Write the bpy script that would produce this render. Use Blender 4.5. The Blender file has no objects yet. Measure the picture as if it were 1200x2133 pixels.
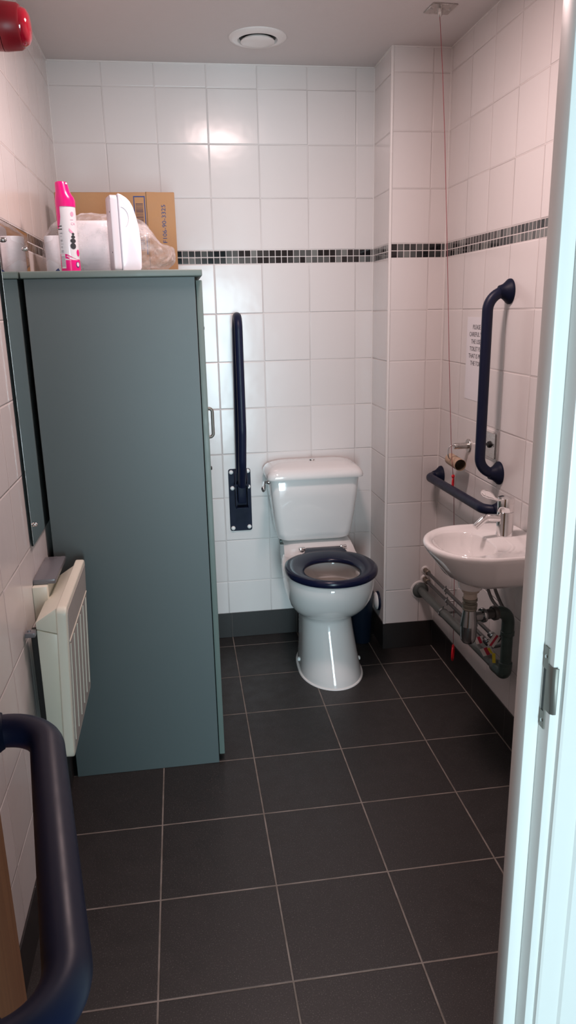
import bpy, bmesh, math, random
from mathutils import Vector, Matrix, noise
random.seed(7)
PI = math.pi
SC = bpy.context.scene
COL = SC.collection
V = Vector

# ------------------------------------------------------------------ room measurements (metres)
W = 1.5016          # right wall
XC, DC = 1.2745, .2547   # boxed-in pier in the back right corner
H = 2.4166          # ceiling
ZM, HM = 1.6778, .0535   # mosaic band bottom, height
YF = -2.25          # inner face of the wall with the door
YO = -2.395         # its outer face
SK = .123           # tiled skirting height

# ------------------------------------------------------------------ mesh helpers (each returns a bmesh, world coordinates)
def join(*bms):
    out = bmesh.new()
    for b in bms:
        me = bpy.data.meshes.new('tmp'); b.to_mesh(me); out.from_mesh(me); b.free(); bpy.data.meshes.remove(me)
    return out

def xf(bm, M):
    bmesh.ops.transform(bm, matrix=M, verts=bm.verts); return bm

def box(x0, x1, y0, y1, z0, z1, bev=0, seg=2):
    bm = bmesh.new()
    bmesh.ops.create_cube(bm, size=1)
    for v in bm.verts:
        v.co = V((x0 + (v.co.x + .5)*(x1-x0), y0 + (v.co.y + .5)*(y1-y0), z0 + (v.co.z + .5)*(z1-z0)))
    if bev:
        bmesh.ops.bevel(bm, geom=list(bm.edges), offset=bev, segments=seg, profile=.5, affect='EDGES')
    return bm

def loft(rings, closed=True, cap0=True, cap1=True, loop=False):
    bm = bmesh.new()
    vs = [[bm.verts.new(p) for p in r] for r in rings]
    n = len(rings[0])
    m = len(vs)
    for i in range(m if loop else m-1):
        a, b = vs[i], vs[(i+1) % m]
        for j in range(n if closed else n-1):
            k = (j+1) % n
            bm.faces.new((a[j], a[k], b[k], b[j]))
    if not loop:
        if cap0: bm.faces.new(vs[0][::-1])
        if cap1: bm.faces.new(vs[-1])
    bmesh.ops.recalc_face_normals(bm, faces=bm.faces)
    return bm

def fillet(pts, rad, n=8):
    pts = [V(p) for p in pts]
    if not isinstance(rad, (list, tuple)): rad = [rad]*len(pts)
    out = [pts[0]]
    for i in range(1, len(pts)-1):
        p = pts[i]; a = (pts[i-1]-p); b = (pts[i+1]-p)
        la, lb = a.length, b.length; a.normalize(); b.normalize()
        ang = a.angle(b)
        if ang > PI-.02 or rad[i] <= 0: out.append(p); continue
        t = min(rad[i]/math.tan(ang/2), la*(.97 if i == 1 else .49), lb*(.97 if i == len(pts)-2 else .49)); r = t*math.tan(ang/2)
        c = p + (a+b).normalized()*(r/math.sin(ang/2))
        s, e = p + a*t - c, p + b*t - c
        tot = s.angle(e); ax = s.cross(e).normalized()
        for k in range(n+1):
            out.append(c + Matrix.Rotation(tot*k/n, 3, ax) @ s)
    out.append(pts[-1])
    return out

def tube(pts, r, seg=18, cap=True):
    pts = [V(p) for p in pts]
    n = len(pts)
    rr = r if isinstance(r, (list, tuple)) else [r]*n
    rings = []; u = None
    for i, p in enumerate(pts):
        t = (pts[min(i+1, n-1)] - pts[max(i-1, 0)]).normalized()
        if u is None:
            u = t.orthogonal().normalized()
        else:
            u = (u - t*u.dot(t)).normalized()
        w = t.cross(u)
        rings.append([p + (u*math.cos(2*PI*j/seg) + w*math.sin(2*PI*j/seg))*rr[i] for j in range(seg)])
    return loft(rings, True, cap, cap)

def lathe(prof, o=(0, 0, 0), ax=(0, 0, 1), seg=32, cap0=True, cap1=True, loop=False):
    """profile of (radius, height) about axis ax through o"""
    a = V(ax).normalized(); u = a.orthogonal().normalized(); w = a.cross(u); o = V(o)
    rings = [[o + a*h + (u*math.cos(2*PI*j/seg) + w*math.sin(2*PI*j/seg))*max(r, 1e-5) for j in range(seg)] for r, h in prof]
    return loft(rings, True, cap0, cap1, loop)

def prism(poly, axis, a, b, bev=0, seg=2):
    """poly in the two remaining axes (x<y<z order), extruded along axis from a to b"""
    def P(q, t):
        return {'X': (t, q[0], q[1]), 'Y': (q[0], t, q[1]), 'Z': (q[0], q[1], t)}[axis]
    bm = loft([[P(q, a) for q in poly], [P(q, b) for q in poly]])
    if bev:
        bmesh.ops.bevel(bm, geom=list(bm.edges), offset=bev, segments=seg, profile=.5, affect='EDGES')
    return bm

def rrect(x0, x1, y0, y1, r, n=6):
    out = []
    for cx, cy, a in ((x1-r, y1-r, 0), (x0+r, y1-r, 90), (x0+r, y0+r, 180), (x1-r, y0+r, 270)):
        for k in range(n+1):
            t = math.radians(a + 90*k/n); out.append((cx + r*math.cos(t), cy + r*math.sin(t)))
    return out

def sph(o, r, sx=1, sy=1, sz=1, u=20, v=12):
    bm = bmesh.new(); bmesh.ops.create_uvsphere(bm, u_segments=u, v_segments=v, radius=r)
    for q in bm.verts: q.co = V((q.co.x*sx, q.co.y*sy, q.co.z*sz)) + V(o)
    return bm

def text_bm(s, size, M, depth=.0004, align='LEFT', sx=1):
    cu = bpy.data.curves.new('t', 'FONT'); cu.body = s; cu.size = size; cu.align_x = align; cu.extrude = depth
    cu.resolution_u = 3
    o = bpy.data.objects.new('t', cu); COL.objects.link(o)
    dg = bpy.context.evaluated_depsgraph_get()
    me = bpy.data.meshes.new_from_object(o.evaluated_get(dg))
    bpy.data.objects.remove(o); bpy.data.curves.remove(cu)
    bm = bmesh.new(); bm.from_mesh(me); bpy.data.meshes.remove(me)
    for v in bm.verts: v.co.x *= sx
    return xf(bm, M)

# ------------------------------------------------------------------ objects
WPOS = {}
def obj(name, bm, mat, parent=None, smooth=True, origin=None, ang=40):
    xs = [v.co.x for v in bm.verts]; ys = [v.co.y for v in bm.verts]; zs = [v.co.z for v in bm.verts]
    o0 = V(origin) if origin else V(((min(xs)+max(xs))/2, (min(ys)+max(ys))/2, min(zs)))
    bmesh.ops.translate(bm, vec=-o0, verts=bm.verts)
    for f in bm.faces: f.smooth = smooth
    if smooth:
        for e in bm.edges:
            if len(e.link_faces) == 2 and e.calc_face_angle(0) > math.radians(ang): e.smooth = False
    me = bpy.data.meshes.new(name); bm.to_mesh(me); bm.free()
    for m in (mat if isinstance(mat, (list, tuple)) else [mat]): me.materials.append(m)
    ob = bpy.data.objects.new(name, me); COL.objects.link(ob)
    if parent:
        ob.parent = parent; ob.location = o0 - WPOS[parent.name]
    else:
        ob.location = o0
    WPOS[ob.name] = o0
    return ob

def tag(o, label=None, cat=None, group=None, kind=None):
    if label: o['label'] = label
    if cat: o['category'] = cat
    if group: o['group'] = group
    if kind: o['kind'] = kind
    return o

def thing(name, loc, label, cat, group=None):
    o = bpy.data.objects.new(name, None); COL.objects.link(o); o.location = loc
    o.empty_display_size = .05
    WPOS[o.name] = V(loc)
    return tag(o, label, cat, group)

def struct(name, bm, mat, label, smooth=False, parent=None):
    return tag(obj(name, bm, mat, parent, smooth), label, None, None, 'structure')

# ------------------------------------------------------------------ materials
def new_mat(name):
    m = bpy.data.materials.new(name); m.use_nodes = True
    nt = m.node_tree
    return m, nt, nt.nodes['Principled BSDF']

def setp(b, **k):
    for n, v in k.items():
        n = {'color': 'Base Color', 'rough': 'Roughness', 'metal': 'Metallic', 'spec': 'Specular IOR Level', 'coat': 'Coat Weight',
             'coat_rough': 'Coat Roughness', 'trans': 'Transmission Weight', 'sss': 'Subsurface Weight', 'alpha': 'Alpha', 'ior': 'IOR'}[n]
        b.inputs[n].default_value = v if not (isinstance(v, tuple) and len(v) == 3) else (*v, 1)

class G:
    """small node-graph helper"""
    def __init__(s, nt): s.nt = nt
    def n(s, t, **p):
        x = s.nt.nodes.new(t)
        for k, v in p.items(): setattr(x, k, v)
        return x
    def put(s, sock, v):
        if isinstance(v, bpy.types.NodeSocket): s.nt.links.new(v, sock)
        else: sock.default_value = v
    def m(s, op, a, b=None, c=None):
        x = s.n('ShaderNodeMath', operation=op); s.put(x.inputs[0], a)
        if b is not None: s.put(x.inputs[1], b)
        if c is not None: s.put(x.inputs[2], c)
        return x.outputs[0]
    def sstep(s, v, a, b, lo=0., hi=1.):
        x = s.n('ShaderNodeMapRange', interpolation_type='SMOOTHSTEP'); s.put(x.inputs[0], v)
        x.inputs[1].default_value = a; x.inputs[2].default_value = b; x.inputs[3].default_value = lo; x.inputs[4].default_value = hi
        return x.outputs[0]
    def mix(s, f, a, b):
        x = s.n('ShaderNodeMix', data_type='RGBA'); s.put(x.inputs[0], f)
        for i, v in ((6, a), (7, b)): s.put(x.inputs[i], (*v, 1) if isinstance(v, tuple) else v)
        return x.outputs[2]
    def mixf(s, f, a, b):
        x = s.n('ShaderNodeMix', data_type='FLOAT'); s.put(x.inputs[0], f); s.put(x.inputs[2], a); s.put(x.inputs[3], b)
        return x.outputs[0]
    def pos(s):
        g = s.n('ShaderNodeNewGeometry'); x = s.n('ShaderNodeSeparateXYZ'); s.nt.links.new(g.outputs['Position'], x.inputs[0])
        return x.outputs, g.outputs['Position']
    def edge(s, v, pitch):
        f = s.m('FRACT', s.m('DIVIDE', v, pitch))
        return s.m('MULTIPLY', s.m('MINIMUM', f, s.m('SUBTRACT', 1., f)), pitch), f, s.m('FLOOR', s.m('DIVIDE', v, pitch))
    def white(s, a, b, w=0.):
        c = s.n('ShaderNodeCombineXYZ'); s.put(c.inputs[0], a); s.put(c.inputs[1], b); s.put(c.inputs[2], w)
        x = s.n('ShaderNodeTexWhiteNoise', noise_dimensions='3D'); s.nt.links.new(c.outputs[0], x.inputs['Vector'])
        return x.outputs['Value'], x.outputs['Color']
    def noise(s, vec, scale, detail=2., rough=.5):
        x = s.n('ShaderNodeTexNoise'); x.inputs['Scale'].default_value = scale; x.inputs['Detail'].default_value = detail
        x.inputs['Roughness'].default_value = rough
        s.nt.links.new(vec, x.inputs['Vector']); return x.outputs['Fac']
    def bump(s, hgt, bsdf, dist=1., strength=1.):
        x = s.n('ShaderNodeBump'); x.inputs['Distance'].default_value = dist; x.inputs['Strength'].default_value = strength
        s.nt.links.new(hgt, x.inputs['Height']); s.nt.links.new(x.outputs[0], bsdf.inputs['Normal'])

def simple(name, color, rough=.4, metal=0., spec=.5, coat=0., bump=None, mottle=0., rv=.1, **k):
    m, nt, b = new_mat(name); g = G(nt)
    setp(b, color=color, rough=rough, metal=metal, spec=spec, coat=coat, **k)
    tc = g.n('ShaderNodeTexCoord').outputs['Object']
    nz = g.noise(tc, 35., 3.)
    if mottle:
        c = g.mix(nz, tuple(x*(1-mottle) for x in color), tuple(min(1, x*(1+mottle)) for x in color)); nt.links.new(c, b.inputs['Base Color'])
    r = g.sstep(nz, .2, .8, max(0, rough*(1-rv)), min(1, rough*(1+rv))); nt.links.new(r, b.inputs['Roughness'])
    if bump:
        g.bump(g.noise(tc, bump[0], 3.), b, bump[1])
    return m

GROUT = (.69, .645, .63)
def wall_tiles(name, ax, u0, pitch, top=True):
    m, nt, b = new_mat(name); g = G(nt)
    p, pv = g.pos(); u = g.m('SUBTRACT', p[ax], u0); z = p[2]
    du, fu, iu = g.edge(u, pitch)
    dv0 = g.m('MAXIMUM', g.m('SUBTRACT', z, ZM+HM), g.m('SUBTRACT', ZM, z))
    dv, fv, iv = g.edge(dv0, .2)
    above = g.m('GREATER_THAN', z, ZM)
    inm = g.m('LESS_THAN', dv0, 0.)
    d = g.m('MINIMUM', du, dv)
    msk = g.sstep(d, .0010, .0019)
    mp = .02565
    mu, _, miu = g.edge(u, mp); mv, _, miv = g.edge(g.m('SUBTRACT', z, ZM), HM/2)
    dm = g.m('MINIMUM', mu, mv); mm = g.sstep(dm, .0011, .0018)
    val, _ = g.white(miu, miv, 3.7 + ax)
    ramp = g.n('ShaderNodeValToRGB'); ramp.color_ramp.interpolation = 'CONSTANT'
    e = ramp.color_ramp.elements
    e[0].color = (.006, .006, .007, 1); e[1].position = .3; e[1].color = (.035, .036, .036, 1)
    for ps, cc in ((.55, (.085, .09, .088)), (.8, (.17, .18, .172))):
        q = e.new(ps); q.color = (*cc, 1)
    nt.links.new(val, ramp.inputs[0])
    tv, tcol = g.white(iu, g.m('ADD', iv, g.m('MULTIPLY', above, 50.)), 1.3 + ax)
    tile = g.mix(tv, (.715, .682, .668), (.745, .712, .70))
    face = g.mix(inm, tile, ramp.outputs[0])
    mask = g.mixf(inm, msk, mm)
    nt.links.new(g.mix(mask, GROUT, face), b.inputs['Base Color'])
    nt.links.new(g.mixf(mask, .65, g.mixf(inm, .20, .08)), b.inputs['Roughness'])
    # relief: rounded tile edges, tiles set very slightly out of plane, wavy glaze
    sc = g.n('ShaderNodeSeparateColor'); nt.links.new(tcol, sc.inputs[0])
    tilt = g.m('ADD', g.m('MULTIPLY', g.m('SUBTRACT', sc.outputs[0], .5), g.m('MULTIPLY', fu, pitch*.022)),
               g.m('MULTIPLY', g.m('SUBTRACT', sc.outputs[1], .5), g.m('MULTIPLY', fv, .2*.022)))
    hh = g.m('ADD', g.sstep(d, .0006, .0042, 0., .0011), g.m('ADD', g.m('MULTIPLY', tilt, msk), g.m('MULTIPLY', g.noise(pv, 9., 2.), .0011)))
    hm = g.sstep(dm, .0008, .003, 0., .0006)
    g.bump(g.mixf(inm, hh, hm), b)
    return m

def floor_tiles(name):
    m, nt, b = new_mat(name); g = G(nt)
    p, pv = g.pos()
    dx, fx, ix = g.edge(g.m('SUBTRACT', p[0], .6095), .30745)
    dy, fy, iy = g.edge(g.m('SUBTRACT', p[1], -.1029), .29718)
    dw = g.m('ABSOLUTE', g.m('SUBTRACT', p[0], W-.007))
    inroom = g.m('LESS_THAN', p[0], W+.1)
    d = g.m('MINIMUM', g.m('MINIMUM', dx, dy), g.m('ADD', dw, g.m('MULTIPLY', g.m('SUBTRACT', 1., inroom), 1.)))
    wob = g.m('MULTIPLY', g.m('SUBTRACT', g.noise(pv, 60., 2.), .5), .0008)
    msk = g.sstep(g.m('ADD', d, wob), .0016, .0026)
    speck = g.noise(pv, 330., 2., .75)
    s2 = g.sstep(speck, .57, .74)
    var, _ = g.white(ix, iy)
    base = g.mix(var, (.019, .0168, .0165), (.025, .0222, .0218))
    tile = g.mix(s2, base, (.14, .127, .118))
    dirt = g.noise(pv, 14., 3.)
    grout = g.mix(g.sstep(dirt, .35, .7), (.17, .145, .125), (.27, .235, .21))
    nt.links.new(g.mix(msk, grout, tile), b.inputs['Base Color'])
    nt.links.new(g.mixf(msk, .8, g.sstep(g.noise(pv, 18., 4.), .3, .7, .40, .50)), b.inputs['Roughness'])
    hh = g.m('ADD', g.sstep(d, .001, .004, 0., .0006), g.m('MULTIPLY', speck, .00022))
    g.bump(hh, b)
    return m

def skirting_tiles(name, ax, u0, pitch=.3):
    m, nt, b = new_mat(name); g = G(nt)
    p, pv = g.pos()
    d, _, _ = g.edge(g.m('SUBTRACT', p[ax], u0), pitch)
    msk = g.sstep(d, .0010, .0018)
    s2 = g.sstep(g.noise(pv, 420., 2., .7), .58, .76)
    tile = g.mix(s2, (.022, .020, .020), (.06, .055, .052))
    nt.links.new(g.mix(msk, (.08, .072, .068), tile), b.inputs['Base Color'])
    setp(b, rough=.42)
    g.bump(g.sstep(d, .001, .003, 0., .0005), b)
    return m

M_back = wall_tiles('glazed white tile back wall', 0, .5986, .2)
M_right = wall_tiles('glazed white tile right wall', 1, -.464, .195)
M_left = wall_tiles('glazed white tile left wall', 1, -.473, .18)
M_pier = wall_tiles('glazed white tile pier front', 0, 1.434, .2)
M_pside = wall_tiles('glazed white tile pier side', 1, -.2547, .4)
M_floor = floor_tiles('anthracite speckled floor tile')
M_sk_x = skirting_tiles('anthracite skirting tile along x', 0, .6095, .30745)
M_sk_y = skirting_tiles('anthracite skirting tile along y', 1, -.737, .297)
M_ceil = simple('ceiling paint', (.66, .62, .61), .75, bump=(120., .0004))
M_paint = simple('white wall paint', (.80, .79, .77), .6, bump=(90., .0004))
M_gloss = simple('white gloss woodwork paint', (.76, .745, .72), .35, bump=(12., .0002))
M_trim = simple('white plastic trim', (.80, .77, .75), .3)
M_ceramic = simple('white vitreous china', (.80, .785, .775), .07, coat=.6, coat_rough=.03)
M_navy = simple('navy nylon coating', (.0045, .0080, .026), .50, spec=.18)
M_navy_soft = simple('navy ribbed grip', (.0062, .0100, .034), .42, spec=.28)
M_navy_gloss = simple('navy gloss plastic', (.005, .008, .030), .22, spec=.3)
M_chrome = simple('chrome', (.80, .80, .80), .06, 1.)
M_steel = simple('brushed steel', (.55, .53, .51), .28, 1.)
M_worn = simple('worn steel lock plate', (.20, .19, .17), .5, .7)
M_cap = simple('white screw cap plastic', (.86, .86, .85), .25)
M_cab = simple('grey green laminate', (.090, .112, .114), .45, spec=.4, rv=.01)
M_cabedge = simple('pale grey green edging', (.140, .178, .163), .45)
M_black = simple('black parts and gap shade', (.004, .004, .004), .6)
M_cream = simple('cream heater enamel', (.74, .73, .62), .32)
M_heat_face = simple('grey cream heater grille', (.42, .40, .37), .45)
M_greybox = simple('grey translucent plastic box lid', (.16, .16, .175), .25)
M_red = simple('red alarm plastic', (.19, .004, .012), .35)
M_redlens = simple('red beacon lens', (.36, .004, .022), .1, coat=.5)
M_redcord = simple('red nylon cord', (.24, .03, .045), .6)
M_redpull = simple('red plastic pull', (.70, .015, .03), .35)
M_pipe = simple('grey green painted pipe', (.085, .098, .092), .33, mottle=.25)
M_pipe_dk = simple('dark tarnished pipe', (.075, .075, .073), .32, .4, mottle=.3)
M_green = simple('tarnished green fitting', (.045, .075, .068), .36, .2, mottle=.35)
M_chromedk = simple('tarnished chrome', (.42, .43, .43), .16, 1., mottle=.15)
M_brass = simple('dull cream threaded plastic', (.50, .43, .36), .45)
M_washer = simple('olive grey nut', (.22, .21, .17), .4, .3)
M_hose = simple('braided steel hose', (.13, .13, .13), .35, .6, bump=(500., .001))
M_tag = simple('paper tag', (.62, .60, .58), .6)
M_tagred = simple('red tag print', (.42, .02, .05), .6)
M_yellow = simple('yellow plastic tag', (.60, .50, .02), .5)
M_paper = simple('white paper', (.80, .79, .82), .75)
M_ink = simple('dark ink', (.035, .035, .045), .7)
M_card_tube = simple('brown tube card', (.47, .335, .24), .8, mottle=.12)
M_card_shade = simple('shaded tube card', (.13, .095, .06), .9)
M_box = simple('corrugated cardboard', (.36, .205, .095), .75, mottle=.06, bump=(60., .0006))
M_boxdk = simple('cardboard edge', (.12, .075, .04), .85)
M_blueink = simple('blue ink', (.02, .045, .16), .6)
M_barcode = simple('dark purple ink', (.05, .03, .06), .7)
M_pink = simple('magenta plastic', (.76, .004, .20), .25)
M_tin = simple('white printed tin', (.72, .71, .74), .22, spec=.6)
M_pinkprint = simple('pink petal print', (.78, .35, .50), .3)
M_stone = simple('grey pebble print', (.035, .04, .045), .3)
M_greyprint = simple('grey small print', (.30, .30, .32), .4)
M_disp = simple('white abs dispenser', (.84, .82, .88), .2)
M_dispbk = simple('grey white dispenser back', (.66, .63, .67), .35)
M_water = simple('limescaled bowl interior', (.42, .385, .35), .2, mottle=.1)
M_bin = simple('dark navy plastic bin', (.006, .013, .028), .35)
M_wood = None
def wood():
    m, nt, b = new_mat('brown veneered door'); g = G(nt)
    tc = g.n('ShaderNodeTexCoord').outputs['Object']
    mp = g.n('ShaderNodeMapping'); mp.inputs['Scale'].default_value = (14, 14, .9); nt.links.new(tc, mp.inputs[0])
    n1 = g.noise(mp.outputs[0], 3., 5., .6)
    nt.links.new(g.mix(g.sstep(n1, .3, .7), (.23, .105, .043), (.30, .145, .062)), b.inputs['Base Color'])
    setp(b, rough=.4); return m
M_wood = wood()
def mirror():
    m, nt, b = new_mat('silvered mirror glass'); setp(b, color=(.86, .88, .87), rough=.01, metal=1.)
    return m
M_mirror = mirror()
M_glassedge = simple('dark mirror edge', (.006, .012, .012), .6, spec=.15)
def bagmat():
    m, nt, b = new_mat('clear crinkled polythene'); g = G(nt)
    out = nt.nodes['Material Output']
    tc = g.n('ShaderNodeTexCoord').outputs['Object']
    tr = g.n('ShaderNodeBsdfTransparent'); tr.inputs[0].default_value = (.96, .945, .945, 1)
    setp(b, color=(.88, .85, .85), rough=.16, spec=.6)
    nz = g.noise(tc, 15., 4., .6)
    g.bump(g.noise(tc, 26., 4., .55), b, .006)
    lw = g.n('ShaderNodeLayerWeight'); lw.inputs[0].default_value = .35
    f = g.m('ADD', g.m('MULTIPLY', lw.outputs['Facing'], .32), g.sstep(nz, .42, .70, .03, .42))
    mx = g.n('ShaderNodeMixShader'); nt.links.new(f, mx.inputs[0]); nt.links.new(tr.outputs[0], mx.inputs[1]); nt.links.new(b.outputs[0], mx.inputs[2])
    nt.links.new(mx.outputs[0], out.inputs[0])
    return m
M_bag = bagmat()

# ================================================================== SETTING
struct('floor', box(-1.2, 2.8, -6.2, .1, -.06, 0), M_floor, 'dark speckled square floor tiles with pale grout')
struct('ceiling', box(-.1, W+.1, YO, .1, H, H+.06), M_ceil, 'plain painted ceiling with round vent')
struct('wall_back', box(-.1, W+.1, 0, .1, 0, H), M_back, 'white tiled back wall behind the toilet with dark mosaic band')
struct('wall_left', box(-.1, 0, YF, 0, 0, H), M_left, 'white tiled left wall beside the tall cabinet')
struct('wall_right', box(W, W+.1, YF, 0, 0, H), M_right, 'white tiled right wall above the basin')
pw = join(box(XC, W, -DC, 0, 0, H))
pf = obj('wall_pier', pw, [M_pier, M_pside], None, False)
for f in pf.data.polygons:
    if f.normal.x < -.9: f.material_index = 1
tag(pf, 'white tiled boxed pier in the back right corner', None, None, 'structure')
struct('wall_front', join(box(-.1, .085, YO, YF, 0, H), box(.957, 2.8, YO, YF, 0, H+.4), box(.085, .957, YO, YF, 2.10, H), box(-1.2, -.1, YO, YF, 0, H+.4), box(-.1, .957, YO, YF, H, H+.4)),
       M_paint, 'painted wall around the doorway')
# skirtings: tile slips standing 5 mm proud
struct('baseboard_back', box(0.005, XC, -.005, .0, 0, SK, .0015), M_sk_x, 'dark tiled skirting along the back wall')
struct('baseboard_pier', join(box(XC-.005, W-.005, -DC-.005, -DC, 0, SK, .0015), box(XC-.005, XC, -DC, -.005, 0, SK, .0015)), M_sk_x, 'dark tiled skirting around the pier')
struct('baseboard_right', box(W-.005, W, YF, -DC-.005, 0, SK+.002, .0015), M_sk_y, 'dark tiled skirting under the pipes')
struct('baseboard_left', box(0, .005, YF, -.005, 0, SK, .0015), M_sk_y, 'dark tiled skirting on the left wall')
# white beads
struct('trim_1', lathe([(.006, SK), (.006, H)], (XC+.001, -DC+.001, 0), seg=12), M_trim, 'white plastic bead on the pier corner', True)
struct('trim_2', box(XC-.003, XC, -.003, 0, SK, H), M_trim, 'white sealant in the corner left of the pier')
struct('trim_3', box(W-.003, W, -DC-.003, -DC, SK, H), M_trim, 'white sealant in the corner right of the pier')
struct('trim_4', box(0, .003, -.003, 0, SK, H), M_trim, 'white sealant in the back left corner')
struct('trim_5', join(box(.003, XC-.003, -.004, 0, H-.004, H), box(XC+.006, W-.003, -DC-.004, -DC, H-.004, H), box(W-.004, W, YF, -DC-.003, H-.004, H),
       box(0, .004, YF, -.004, H-.004, H), box(XC-.004, XC, -DC-.004, -.003, H-.004, H)), M_trim, 'white bead where walls meet the ceiling')

# door frame (right jamb, left jamb, head) with stop and architrave
def frame_bm():
    RX, LX, HT = .8955, .14, 2.04
    parts = []
    parts.append(box(RX, .957, -2.402, -2.338, 0, HT+.06, .002))
    parts.append(box(.875, RX, -2.375, -2.340, 0, HT, .0025, 2))
    parts.append(box(.085, LX, -2.402, -2.33, 0, HT+.06, .002))
    parts.append(box(LX, .160, -2.365, -2.330, 0, HT, .002))
    parts.append(box(LX, RX, -2.402, -2.338, HT, HT+.06, .002))
    parts.append(box(.160, .875, -2.375, -2.340, HT-.02, HT, .002))
    return join(*parts)
fr = struct('trim_6', frame_bm(), M_gloss, 'white gloss door frame with rebate for an outward opening door', True)
arch = [(.9085, -2.396), (.9085, -2.4105), (.9115, -2.4125), (.939, -2.4165), (.9425, -2.4205), (.9705, -2.4215), (.976, -2.4165), (.976, -2.396)]
struct('trim_7', prism(arch, 'Z', 0, 2.1), M_gloss, 'white architrave on the latch side of the doorway')
# strike plate on the rebate
sp = thing('strike_plate', (.8955, -2.388, .99), 'steel strike plate with dark latch hole on the white door frame', 'strike plate')
def plate_with_hole():
    X0, X1 = .8937, .8957
    y0, y1, z0, z1 = -2.3895, -2.3785, .932, 1.052
    b1 = [box(X0, X1, y0-.001, y1, 1.020, z1), box(X0, X1, y0-.001, y1, z0, .957), box(X0, X1, y0-.001, y0+.003, .957, 1.02)]
    return join(*b1)
obj('plate', plate_with_hole(), M_worn, sp, False)
tag(obj('latch_hole', box(.8946, .8953, -2.3865, -2.3785, .957, 1.02), M_black, sp, False), 'black latch hole')
lip = [(.8935, -2.388), (.8955, -2.388), (.8955, -2.4025), (.8985, -2.4050), (.9015, -2.4055), (.9015, -2.4070), (.8970, -2.4065), (.8935, -2.4030)]
obj('lip', prism(lip, 'Z', .962, 1.030, .0006, 1), M_worn, sp, True)
for zz in (1.038, .943):
    obj('screw', lathe([(.0028, 0), (.0022, .0010)], (.8937, -2.3845, zz), (-1, 0, 0), 12), M_chromedk, sp)

# door leaf, opened outwards, with its grab rail
th = math.radians(11.7)
DU = V((math.sin(th), -math.cos(th), 0)); DN = V((math.cos(th), math.sin(th), 0)); D0 = V((.182, -2.404, 0))
def leafM():
    return Matrix(((DU.x, DN.x, 0, D0.x), (DU.y, DN.y, 0, D0.y), (0, 0, 1, 0), (0, 0, 0, 1)))
dr = struct('door_1', xf(box(0, .735, -.044, 0, .008, 2.03, .0015, 1), leafM()), M_wood, 'brown veneered door standing open to the left')

# ================================================================== GRAB RAILS
def flange(o, ax, r=.040, h=1.):
    return lathe([(r, 0), (r, .004*h), (r*.97, .007*h), (r*.80, .014*h), (r*.60, .024*h), (.0205, .033*h), (.0190, .038*h)], o, ax, 36)

def grab_rail(a, b, nrm, off, label, rbend=.05, r=.0175, fh=1.):
    a, b, n = V(a), V(b), V(nrm)
    t = thing('grab_rail', (a+b)/2, label, 'grab rail', 'navy wall grab rails')
    path = fillet([a + n*.012, a + n*off, b + n*off, b + n*.012], rbend, 14)
    obj('bar', tube(path, r, 28), M_navy_soft, t)
    obj('flange', flange(a, n, h=fh), M_navy, t); obj('flange', flange(b, n, h=fh), M_navy, t)
    return t
grab_rail((W, -.872, 1.533), (W, -.868, .933), (-1, 0, 0), .073, 'vertical navy grab rail on the right wall above the basin', .060)
grab_rail((W, -.302, .803), (W, -.915, .815), (-1, 0, 0), .062, 'horizontal navy grab rail under the toilet roll holder')
pa = D0 + DU*.088 + V((0, 0, 1.062)); pb = D0 + DU*.455 + V((0, 0, 1.046))
grab_rail(pa, pb, DN, .0655, 'large navy grab rail on the brown door in the lower left foreground', .050, .0175, .6)

# drop-down support rail raised against the back wall
dt = thing('drop_down_rail', (.670, -.006, .524), 'navy drop-down support rail folded upright against the back wall', 'support rail')
obj('backplate', prism(rrect(.620, .7195, .524, .811, .010), 'Y', -.006, 0, .0012, 1), M_navy, dt)
XR = .6755
path = fillet([(XR+.001, -.055, .745), (XR, -.128, .86), (XR+.003, -.150, 1.00), (XR+.003, -.138, 1.4675), (XR+.003, -.034, 1.4675), (XR-.006, -.040, .80)], [0, .10, .10, .0515, .0515, 0], 12)
obj('bar', tube(path, .0172, 28), M_navy_soft, dt)
ck = [(-.006, .640), (-.006, .812), (-.022, .808), (-.052, .765), (-.060, .720), (-.060, .655), (-.050, .640)]
obj('bracket', join(prism(ck, 'X', .6465, .6505), prism(ck, 'X', .6985, .7025), box(.6505, .6985, -.010, -.006, .64, .70), box(.6505, .6985, -.058, -.012, .640, .645)), M_navy, dt, False)
obj('pivot_block', join(box(.6565, .6925, -.055, -.015, .664, .757, .003), lathe([(.008, 0), (.008, .064)], (.643, -.036, .742), (1, 0, 0), 16)), M_navy, dt)
for x, z in ((.633, .797), (.707, .800), (.636, .724), (.7075, .728), (.633, .538), (.7065, .5415)):
    tag(obj('screw_cap', lathe([(.0098, 0), (.0098, .002), (.0085, .0048), (.005, .0068), (.001, .0074)], (x, -.006, z), (0, -1, 0), 20), M_cap, dt), 'white domed screw cap')

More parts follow.
